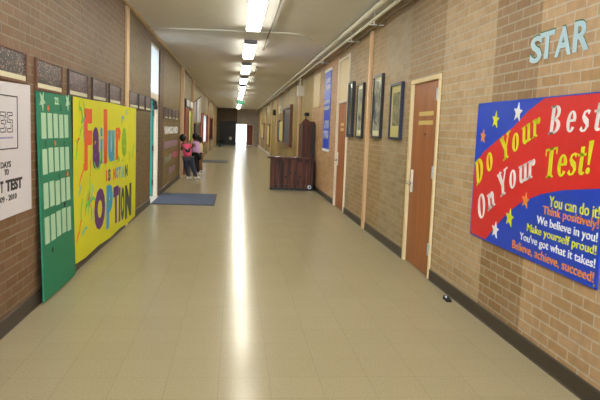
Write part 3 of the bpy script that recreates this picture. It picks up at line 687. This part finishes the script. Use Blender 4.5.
# yellow painted banner
t = thing('painted_banner', 'bright yellow hand-painted paper banner reading Failure is not an option', 'banner', (XL, 8.4, .06))
edge = [(6.44, .10), (6.9, .075), (7.6, .085), (8.3, .055), (9.0, .07), (9.7, .04), (10.37, .055), (10.385, .9), (10.38, 1.805), (9.4, 1.80), (8.4, 1.812), (7.4, 1.80), (6.42, 1.80), (6.43, .9)]
MB().prism(edge, LB, .0315, .0355).build('paper', M['paper_yellow'], t)
MB().prism([(6.6, .15), (9.45, .15), (9.45, 1.7), (6.6, 1.7)], LB, .001, .0315).build('backing', M['paper_yellow'], t)
def pt(ch, a, b_, z0, z1, c_, bold=.05, d=.035, skew=0):
    a = 6.97+(a-6.97)*1.0-.10; b_ = b_-.10+(.12 if ch == 'N' and z0 < .2 else 0)
    text_mesh(ch, LB, a, b_, z0, z1, d, d+.003, bold=bold, skew=skew).build('painted_letter', M[c_], t, label=c_[2:]+' painted letter '+ch)
pt('F', 6.97, 7.33, 1.03, 1.70, 'p_orange'); pt('a', 7.37, 7.73, 1.02, 1.50, 'p_purple'); pt('i', 7.77, 7.90, 1.06, 1.50, 'p_blue', .08); pt('l', 7.97, 8.18, 1.05, 1.72, 'p_orange', .09)
pt('u', 8.24, 8.66, 1.05, 1.46, 'p_blue'); pt('r', 8.74, 9.12, 1.06, 1.50, 'p_orange'); pt('e', 9.18, 9.60, 1.08, 1.50, 'p_lime', .04)
b = MB()
for (y0, z0), (y1, z1) in zip([(7.34, 1.10), (7.42, 1.0), (7.58, 1.0), (7.70, 1.10), (7.72, 1.2)][:-1], [(7.42, 1.0), (7.58, 1.0), (7.70, 1.10), (7.72, 1.2)]):
    b.prism([(y0-.03, z0), (y0+.03, z0), (y1+.03, z1+.02), (y1-.03, z1+.02)], LB, .035, .039)
b.build('painted_stroke', M['p_green'], t, label='green brush stroke below the first a')
pt('I', 8.10, 8.18, .82, .965, 'p_orange', .05); pt('S', 8.24, 8.40, .81, .965, 'p_purple', .05)
pt('N', 8.58, 8.76, .80, .955, 'p_orange', .05); pt('O', 8.79, 8.95, .80, .955, 'p_blue', .05); pt('T', 8.98, 9.12, .80, .95, 'p_blue', .05)
pt('A', 9.22, 9.43, .77, .945, 'p_cyan', .05); pt('N', 9.49, 9.70, .77, .945, 'p_dark', .05)
pt('O', 7.46, 8.06, .27, .77, 'p_purple', .07); pt('P', 8.14, 8.56, .20, .76, 'p_blue', .07); pt('T', 8.60, 8.97, .19, .70, 'p_purple', .07)
pt('I', 9.0, 9.12, .17, .66, 'p_purple', .05); pt('O', 9.17, 9.44, .15, .64, 'p_dark', .06); pt('N', 9.50, 9.94, .13, .64, 'p_dark', .08)
rnd = random.Random(11)
for k in range(34):
    y = rnd.choice([rnd.uniform(6.5, 7.25), rnd.uniform(6.5, 7.25), rnd.uniform(7.3, 10.2)]); z = rnd.uniform(.25, 1.0) if y < 7.4 else rnd.choice([rnd.uniform(1.55, 1.75), rnd.uniform(.98, 1.02)])
    if y < 6.95 and rnd.random() < .45: z = rnd.uniform(1.0, 1.7)
    c_ = rnd.choice(['p_cyan', 'p_green', 'p_green', 'p_blue', 'p_lime', 'p_orange']); an = rnd.uniform(.6, 2.2); l = rnd.uniform(.05, .16); b = MB(); p0 = (y, z); P = [p0]
    for i in range(4): an += rnd.uniform(-.7, .7); p0 = (p0[0]+math.cos(an)*l/2, min(1.77, p0[1]+math.sin(an)*l/2)); P.append(p0)
    q = stroke([tuple(v) for v in P], [.012, .028, .032, .026, .012]) if len(set(P)) == 5 else []
    for s_ in q: b.prism(s_, LB, .035, .038)
    if q: b.build('painted_stroke', M[c_], t)

# class photographs in a row
def class_photo(ya, yb, z0, z1, fr, pic, lab, grp='framed class photographs', d=.02, cap=.038, fwid=.028):
    t = thing('class_photograph', lab, 'framed photograph', (XL, (ya+yb)/2, z0), grp); b = MB()
    b.box(XL, XL+d, ya, ya+fwid, z0, z1).box(XL, XL+d, yb-fwid, yb, z0, z1).box(XL, XL+d, ya+fwid, yb-fwid, z0, z0+fwid*.7).box(XL, XL+d, ya+fwid, yb-fwid, z1-fwid*.5, z1)
    b.build('frame', M[fr], t)
    box(XL+.001, XL+d*.55, ya+fwid, yb-fwid, z0+fwid*.7, z1-fwid*.5).build('photo_print', M[pic], t)
    box(XL+d*.5, XL+d*.6, ya+fwid, yb-fwid, z0+fwid*.7, z0+fwid*.7+cap).build('caption_strip', M['mat_pale'], t)
class_photo(4.05, 5.115, 1.828, 2.065, 'frame_brown', 'photo_warm', 'brown framed class photograph above the white countdown banner')
class_photo(5.33, 6.125, 1.80, 2.06, 'frame_brown', 'photo_warm', 'brown framed class photograph above the green board')
for a, c, lab in [(6.33, 7.15, 'dark framed class photograph above the left end of the yellow banner'), (7.36, 8.15, 'dark framed class photograph above the middle of the yellow banner'), (8.33, 9.15, 'dark framed class photograph just left of the tan pipe cover'),
               (9.88, 10.74, 'dark framed class photograph just right of the tan pipe cover'), (10.80, 11.52, 'dark framed class photograph, middle of three before the exit'), (11.58, 12.33, 'dark framed class photograph beside the exit doorway')]:
    class_photo(a, c, 1.80, 2.06, 'frame_dark', 'photo_purple', lab)
for i, lab in enumerate(['just past the exit doorway', 'second past the exit doorway', 'third past the exit doorway', 'fourth past the exit doorway, by the pipe cover']):
    class_photo(14.6+i*.92, 15.46+i*.92, 1.70, 1.97, 'frame_dark', 'photo_purple', 'dark framed class photograph, '+lab)

# ---- exit doorway on the left
t = thing('door_3', 'open teal exit door in a white frame on the left wall', 'door', (XL-.15, 13.1, 0)); t['kind'] = 'structure'
xa, xb = XL-.03, XL-.122
b = MB().box(xb, xa, E0, E0+.05, .004, 3.17).box(xb, xa, E1-.05, E1, .004, 3.17).box(xb, xa, E0+.05, E1-.05, 2.09, 2.19).box(xb, xa, E0+.05, E1-.05, 3.11, 3.17)
b.box(xb+.03, xa-.03, E1-.075, E1-.05, .004, 2.09)
b.build('door_frame', M['creamy_white'], t)
box(xb-1.32, xb-.012, E1-.085, E1-.04, .02, 2.08).build('door_leaf', M['teal'], t)
for z in (.30, 1.05, 1.80):
    MB().tube([(xb-.006, E1-.09, z-.06), (xb-.006, E1-.09, z+.06)], .014, 8).build('hinge', M['black_wood'], t)
b = MB().box(XL-.13, XL-.05, E1-.16, E1-.05, 1.96, 2.05).box(XL-.10, XL-.03, E1-.2, E1-.08, 1.88, 1.97).tube([(XL-.08, E1-.12, 2.0), (XL-.05, E1-.3, 2.05), (XL-.12, E1-.4, 2.08)], .014, 6)
b.build('door_closer', M['black_wood'], t)
w = struct('window_1', MB().box(XL-.035, XL-.025, E0, E1, 2.19, 3.17), M['frosted'], label='frosted transom pane above the exit doorway'); w['category'] = 'window'

# wall piece: dark posts of reveal handled by brick bands; letter row & coloured strips beyond
t = thing('letter_row', 'row of white cut-out letters on left wall past the exit doorway', 'lettering', (XL, 16.3, 1.34))
text_mesh('VANGUARD', LB, 14.72, 18.1, 1.34, 1.525, .002, .012, bold=.03).build('cut_out_letters', M['white'], t)
M['row_a'] = mat('lilac_strip_paper', (150, 120, 134), .7, noise=.35, nscale=6); M['row_b'] = mat('sage_strip_paper', (120, 120, 98), .7, noise=.35, nscale=6); M['row_c'] = mat('rose_strip_paper', (168, 92, 108), .7, noise=.3, nscale=6)
for a, c, z0, z1, m_, lab in [(14.7, 17.9, 1.00, 1.17, 'row_a', 'lilac paper strip under the white letters'), (14.7, 16.5, .66, .81, 'row_b', 'sage green paper strip low on the left wall'),
                    (16.6, 18.35, .68, .86, 'row_c', 'rose pink paper strip near the child in pink'), (15.8, 17.5, .34, .50, 'row_a', 'lowest lilac paper strip on the left wall')]:
    o = box(XL+.001, XL+.012, a, c, z0, z1).build('paper_strip', M[m_]); recenter(o); tag(o, lab, 'paper strip', 'paper strips on the left wall')
# red-brown doors and posters
for n_, a, c, lab in [('door_4', 20.45, 21.95, 'red brown door on left wall behind the children'), ('door_5', 29.6, 31.7, 'distant red brown door on left wall beside the bright window')]:
    t = thing(n_, lab, 'door', (XL, (a+c)/2, 0)); t['kind'] = 'structure'
    MB().box(XL, XL+.05, a, a+.1, 0, 2.15).box(XL, XL+.05, c-.1, c, 0, 2.15).box(XL, XL+.05, a+.1, c-.1, 2.05, 2.15).build('door_frame', M['red_door'], t)
    lf = box(XL, XL+.03, a+.1, c-.1, .01, 2.05).build('door_leaf', M['red_door'], t); MB().tube([(XL+.03, a+.25, 1.0), (XL+.08, a+.25, 1.0)], .03, 8).build('door_knob', M['steel'], lf)
for a, c, lab in [(20.6, 22.0, 'white photograph high on left wall, nearer of the pair'), (22.2, 23.7, 'white photograph high on left wall, farther of the pair')]:
    t = thing('white_photograph', lab, 'framed photograph', (XL, (a+c)/2, 2.17), 'pair of white photographs')
    box(XL, XL+.06, a, c, 2.17, 2.43).build('frame', M['frame_dark'], t); box(XL+.058, XL+.066, a+.06, c-.06, 2.21, 2.41).build('photo_print', M['paper_white'], t)
for a, c, m_, lab in [(22.05, 22.95, 'olive_poster', 'pale yellow poster on left wall behind the children'), (23.0, 23.9, 'leaf_poster', 'leafy green poster on left wall next to the pipe cover')]:
    o = box(XL+.001, XL+.03, a, c, 1.05, 2.08).build('wall_poster', M[m_]); recenter(o); tag(o, lab, 'poster', 'posters on the left wall')
# white flag on a wall pole
t = thing('flag', 'white and lilac flag drooping from a pole on the left wall', 'flag', (XL, 26, 2.6))
MB().tube([(XL, 25.15, 2.50), (XL+.27, 25.24, 2.74)], .014, 8).build('pole', M['dark_wood'], t)
b = MB(); n = 10; rows = 10
for j in range(rows+1):
    for i in range(n+1):
        u = i/n; v = j/rows
        b.v.append((XL+.03+.24*u*(.45+.55*v)+.10*(1-v)*u, 25.15+.10*u+.05*math.sin(u*9+v*1.5)*(.4+.6*v), 2.50+.22*u-v*(.80+.20*u)))
b.f = [(j*(n+1)+i, j*(n+1)+i+1, (j+1)*(n+1)+i+1, (j+1)*(n+1)+i) for j in range(rows) for i in range(n)]
o = b.build('cloth', M['flag'], t, smooth=True); so_ = o.modifiers.new('solid', 'SOLIDIFY'); so_.thickness = .008
b = MB()
for j in range(rows+1):
    for i in range(3):
        u = .30+.05*i; v = j/rows
        b.v.append((XL+.03+.24*u*(.45+.55*v)+.10*(1-v)*u, 25.13+.10*u+.05*math.sin(u*9+v*1.5)*(.4+.6*v), 2.50+.22*u-v*(.80+.20*u)))
b.f = [(j*3+i, j*3+i+1, (j+1)*3+i+1, (j+1)*3+i) for j in range(rows) for i in range(2)]
o = b.build('lilac_stripe', M['flag_lilac'], t, smooth=True); so_ = o.modifiers.new('solid', 'SOLIDIFY'); so_.thickness = .006
o = MB().box(XL+.0005, XL+.06, 25.4, 28.6, .75, 1.66).build('notice_board', M['charcoal'], bevel=.01); recenter(o); tag(o, 'black notice board on left wall below the drooping flag', 'board')

# far windows
for i, (a, c, z0, z1) in enumerate(WN):
    t = thing('window_%d' % (i+2), ['bright white window on the left wall beyond the children', 'dim pale window far down the left wall'][i], 'window', (XL, (a+c)/2, z0)); t['kind'] = 'structure'
    fr = MB().box(XL-.06, XL+.06, a-.12, a, z0-.08, z1+.08).box(XL-.06, XL+.09, c, c+.9 if i == 0 else c+.15, z0-.08, z1+.08).box(XL-.06, XL+.03, a, c, z0-.08, z0).box(XL-.06, XL+.03, a, c, z1, z1+.08)
    fr.build('window_frame', M['red_door'], t)
    box(XL-.03, XL-.02, a, c, z0, z1).build('pane', M['frosted' if i == 0 else 'frosted_dim'], t)

# ------------------------------------------------------------------ far end of the corridor
t = thing('double_doors', 'large dark charcoal double doors at the far end, left of the bright doorway', 'door', (-.65, Y1, 0))
for x0, x1 in ((-1.42, -.67), (-.66, .06)):
    lf = box(x0, x1, Y1-.10, Y1-.001, .02, 2.17).build('door_leaf', M['charcoal'], t, bevel=.01)
    box(x0+.1, x1-.1, Y1-.115, Y1-.10, .9, .96).build('push_bar', M['rubber'], lf)
box(-.50, -.26, Y1-.112, Y1-.10, .45, .72).build('notice', M['mat_pale'], t, label='small pale notice on the dark door')
t = thing('door_6', 'brown door leaf beside the bright doorway at the far end', 'door', (1.40, Y1, 0)); t['kind'] = 'structure'
box(1.13, 1.64, Y1+.02, Y1+.08, .01, 1.86).build('door_leaf', M['red_door'], t)
MB().box(1.08, 1.13, Y1-.02, Y1+.1, 0, 1.92).box(1.64, 1.70, Y1-.02, Y1+.1, 0, 1.92).box(1.13, 1.64, Y1-.02, Y1+.1, 1.86, 1.92).build('door_frame', M['creamy_white'], t)
o = box(-1.55, .05, 53.0, 55.4, 0, .02).build('entrance_mat', M['mat_dark']); recenter(o); tag(o, 'distant dark floor mat before the charcoal double doors', 'mat')
# potted plant
t = thing('potted_plant', 'dark leafy plant in a teal pot at the far left', 'plant', (-1.15, 50, 0))
MB().tube([(-1.15, 50, 0), (-1.15, 50, .28), (-1.15, 50, .30)], [.10, .15, .16], 16).build('pot', M['pot'], t, smooth=False)
b = MB(); rnd = random.Random(5)
for k in range(60):
    a = rnd.uniform(0, 2*PI); e = rnd.uniform(.2, 1.4); l = rnd.uniform(.25, .5); dx, dy, dz = math.cos(a)*math.cos(e), math.sin(a)*math.cos(e), math.sin(e)
    p0 = Vector((-1.15, 50, .28)); p1 = p0+Vector((dx, dy, dz))*l*.6; p2 = p0+Vector((dx, dy, dz*.75))*l*1.1; s_ = Vector((-dy, dx, 0)).normalized()*.035
    b.add([p0, p1+s_, p2, p1-s_], [(0, 1, 2, 3)])
b.build('foliage', M['plant'], t)

# ------------------------------------------------------------------ floor items
t = thing('floor_mat', 'blue grey carpet mat on the floor by the exit doorway', 'mat', (-1.0, 13.45, 0))
box(-1.60, -.40, 12.42, 14.50, 0, .010).build('carpet', M['mat_blue'], t)
box(-1.61, -.37, 12.39, 14.53, 0, .006).build('rubber_edge', M['mat_dark'], t)
o = box(-1.50, -.27, 27.7, 29.7, 0, .014).build('floor_mat', M['mat_dark']); recenter(o); tag(o, 'charcoal floor mat beyond the children on the left', 'mat')
t = thing('door_stop', 'small dark door stop on the floor beside right baseboard', 'door stop', (2.05, 5.58, 0))
MB().prism([(5.52, 0), (5.64, 0), (5.64, .035), (5.55, .02)], lambda a, z, d: (d, a, z), 2.02, 2.07).build('wedge', M['rubber'], t)
MB().tube([(2.04, 5.60, .0), (2.04, 5.60, .045)], .018, 10).build('tip', M['chrome'], t, label='shiny tip')

# ------------------------------------------------------------------ children
def skinned(name, verts, edges, rad, material, parent, root=0, sub=2):
    me = bpy.data.meshes.new(name); off = world_loc(parent)
    me.from_pydata([tuple(Vector(v)) for v in verts], edges, []); me.update()
    o = bpy.data.objects.new(name, me); C.objects.link(o); o.parent = parent; me.materials.append(material)
    mo = o.modifiers.new('skin', 'SKIN'); mo.use_smooth_shade = True
    if not me.skin_vertices: me.attributes  # layer is created with the modifier
    for i, r in enumerate(rad):
        me.skin_vertices[0].data[i].radius = (r, r) if not isinstance(r, tuple) else r; me.skin_vertices[0].data[i].use_root = (i == root)
    s_ = o.modifiers.new('sub', 'SUBSURF'); s_.levels = 1; s_.render_levels = sub
    return o
def child(lab, loc, H, P, top, sleeve, legs, shoe, tail=True, yawd=0, vest=None):
    """P: dict of joints in body space (x right, y forward of the person's facing, z up), metres for H tall."""
    t = thing('person', lab, 'person', loc, 'children'); t.rotation_euler.z = math.radians(yawd)
    J = {k: Vector(v) for k, v in P.items()}
    V, E, Rr, idx = [], [], [], {}
    def add(n_, r, par=None):
        idx[n_] = len(V); V.append(J[n_] if n_ in J else n_); Rr.append(r)
        if par is not None: E.append((idx[par], idx[n_]))
    add('pelvis', .09*H); add('waist', .072*H, 'pelvis'); add('chest', .083*H, 'waist'); add('neck', .032*H, 'chest'); add('chin', .035*H, 'neck')
    for s_ in 'lr':
        add('sh_'+s_, .038*H, 'chest'); add('el_'+s_, .026*H, 'sh_'+s_); add('wr_'+s_, .018*H, 'el_'+s_); add('ha_'+s_, .022*H, 'wr_'+s_)
        add('hip_'+s_, .062*H, 'pelvis'); add('kn_'+s_, .042*H, 'hip_'+s_); add('an_'+s_, .026*H, 'kn_'+s_); 
        J['to_'+s_] = J['an_'+s_]+Vector((0, .10*H, -.025*H)) if 'to_'+s_ not in J else J['to_'+s_]
        add('to_'+s_, .022*H, 'an_'+s_)
        d = (J['ha_'+s_]-J['wr_'+s_]).normalized(); sd = d.cross(Vector((0, 0, 1))); sd = sd.normalized() if sd.length > .1 else Vector((0, 1, 0))
        for q, (o_, ln) in enumerate([(-.8, .045), (-.27, .055), (.27, .052), (.8, .040), (1.6, .032)]):
            nm = 'f%s%d' % (s_, q); J[nm] = J['ha_'+s_]+d*ln*H*(.35 if q == 4 else 1)+sd*o_*.014*H; add(nm, .007*H, 'ha_'+s_)
    body = skinned('body', V, E, Rr, M['skin'], t)
    # head, face and ears join the body as one shape group
    hc = J['head']; b = MB(); off = world_loc(t)
    def W_(p): return tuple(Vector(p)+off)
    b.ball(W_(hc), .068*H, 16, 12, (.88, 1.0, 1.15))
    b.ball(W_(hc+Vector((0, .062*H, -.008*H))), .010*H, 8, 6)
    for sx in (-1, 1): b.ball(W_(hc+Vector((sx*.056*H, 0, 0))), .014*H, 8, 6, (.5, .8, 1.2))
    b.build('head', M['skin'], t, smooth=True)
    b = MB()
    for sx in (-1, 1): b.ball(W_(hc+Vector((sx*.022*H, .056*H, .008*H))), .007*H, 8, 6)
    b.build('eyes', M['hair'], t, smooth=True)
    b = MB().ball(W_(hc+Vector((0, -.014*H, .016*H))), .080*H, 16, 12, (.95, 1.0, 1.08))
    b.build('hair', M['hair'], t, smooth=True)
    if tail:
        b = MB().ball(W_(hc+Vector((0, -.085*H, .03*H))), .035*H, 12, 8).tube([W_(hc+Vector((0, -.085*H, .03*H))), W_(hc+Vector((0, -.11*H, -.03*H))), W_(hc+Vector((0, -.095*H, -.09*H)))], [.03*H, .028*H, .008*H], 10)
        b.build('ponytail', M['hair'], t, smooth=True)
    def garment(nm, names, m_):
        ids = {n_: i for i, n_ in enumerate([q[0] for q in names])}
        skinned(nm, [J[q[0]] if isinstance(q[0], str) and q[0] in J else q[0] for q in names], [(ids[q[2]], ids[q[0]]) for q in names if q[2]], [q[1]*H for q in names], m_, t)
    J['hem'] = J['pelvis']+Vector((0, 0, -.015*H)); J['coll'] = J['chest'].lerp(J['neck'], .45)
    for s_ in 'lr': J['wl_'+s_] = J['el_'+s_].lerp(J['wr_'+s_], .75); J['ml_'+s_] = J['sh_'+s_].lerp(J['el_'+s_], .45); J['cuff_'+s_] = J['kn_'+s_].lerp(J['an_'+s_], .93)
    garment('shirt', [('hem', .118, None), ('waist', .10, 'hem'), ('chest', .108, 'waist'), ('coll', .05, 'chest'), ('sh_l', .048, 'chest'), ('ml_l', .04, 'sh_l'), ('sh_r', .048, 'chest'), ('ml_r', .04, 'sh_r')], top)
    if sleeve:
        for s_ in 'lr': garment('sleeve', [('ml_'+s_, .044, None), ('el_'+s_, .040, 'ml_'+s_), ('wl_'+s_, .030, 'el_'+s_)], sleeve)
    garment('trousers', [('pelvis', .10, None), ('hip_l', .082, 'pelvis'), ('kn_l', .062, 'hip_l'), ('cuff_l', .046, 'kn_l'), ('hip_r', .082, 'pelvis'), ('kn_r', .062, 'hip_r'), ('cuff_r', .046, 'kn_r')], legs)
    for s_ in 'lr':
        a = J['an_'+s_]; b = MB(); g_ = J['to_'+s_]-a; g_.z = 0; g_.normalize()
        for k, r in [(-.02, .030), (.03, .032), (.075, .028)]: b.ball(W_(Vector((a.x+g_.x*k*H, a.y+g_.y*k*H, .030*H))), r*H, 12, 8, (1, 1, .95))
        b.build('shoe', shoe, t, smooth=True)
    return t
H = 1.30
# world-aligned space: +x right, +y down the corridor; the first child leans to the left wall, back to the viewer
A = dict(pelvis=(.00, 0, .66), waist=(-.03, .0, .79), chest=(-.075, .02, .94), neck=(-.12, .03, 1.07), chin=(-.14, .05, 1.10), head=(-.16, .05, 1.19),
         sh_l=(-.175, .03, 1.0), el_l=(-.185, .14, .86), wr_l=(-.19, .26, .95), ha_l=(-.195, .31, .99), sh_r=(.035, .0, .99), el_r=(.02, -.10, .80), wr_r=(-.09, -.15, .90), ha_r=(-.13, -.15, .95),
         hip_l=(-.065, 0, .60), kn_l=(-.03, .02, .34), an_l=(.03, -.02, .06), hip_r=(.075, 0, .60), kn_r=(.15, 0, .35), an_r=(.25, .03, .055))
A['to_l'] = (.08, .06, .03); A['to_r'] = (.33, .08, .03)
child('child in pink top and dark jeans leaning towards the left wall', (-1.35, 18.6, 0), H, A, M['pink'], M['grey_cloth'], M['jeans'], M['shoe'], tail=False)
B = dict(pelvis=(.0, 0, .68), waist=(-.01, .0, .82), chest=(-.02, .01, .98), neck=(-.02, .03, 1.11), chin=(-.01, .06, 1.13), head=(-.01, .05, 1.22),
         sh_l=(-.13, .02, 1.04), el_l=(-.15, .10, .86), wr_l=(-.10, .24, .88), ha_l=(-.07, .30, .90), sh_r=(.10, .01, 1.04), el_r=(.14, .07, .85), wr_r=(.10, .22, .86), ha_r=(.08, .28, .88),
         hip_l=(-.075, 0, .63), kn_l=(-.08, .03, .35), an_l=(-.08, 0, .06), hip_r=(.075, 0, .63), kn_r=(.09, .02, .35), an_r=(.10, -.05, .06))
child('girl in lavender top and black trousers with ponytail facing the wall', (-1.21, 20.3, 0), 1.34, B, M['lavender'], None, M['black_cloth'], M['shoe'], yawd=72)
B2 = {k: (v[0]*.95, v[1], v[2]*.92) for k, v in B.items()}
child('child in cream top and brown trousers mostly hidden behind the girl in lavender', (-1.19, 21.6, 0), 1.23, B2, M['cream_cloth'], None, M['rust_cloth'], M['shoe'], yawd=60)
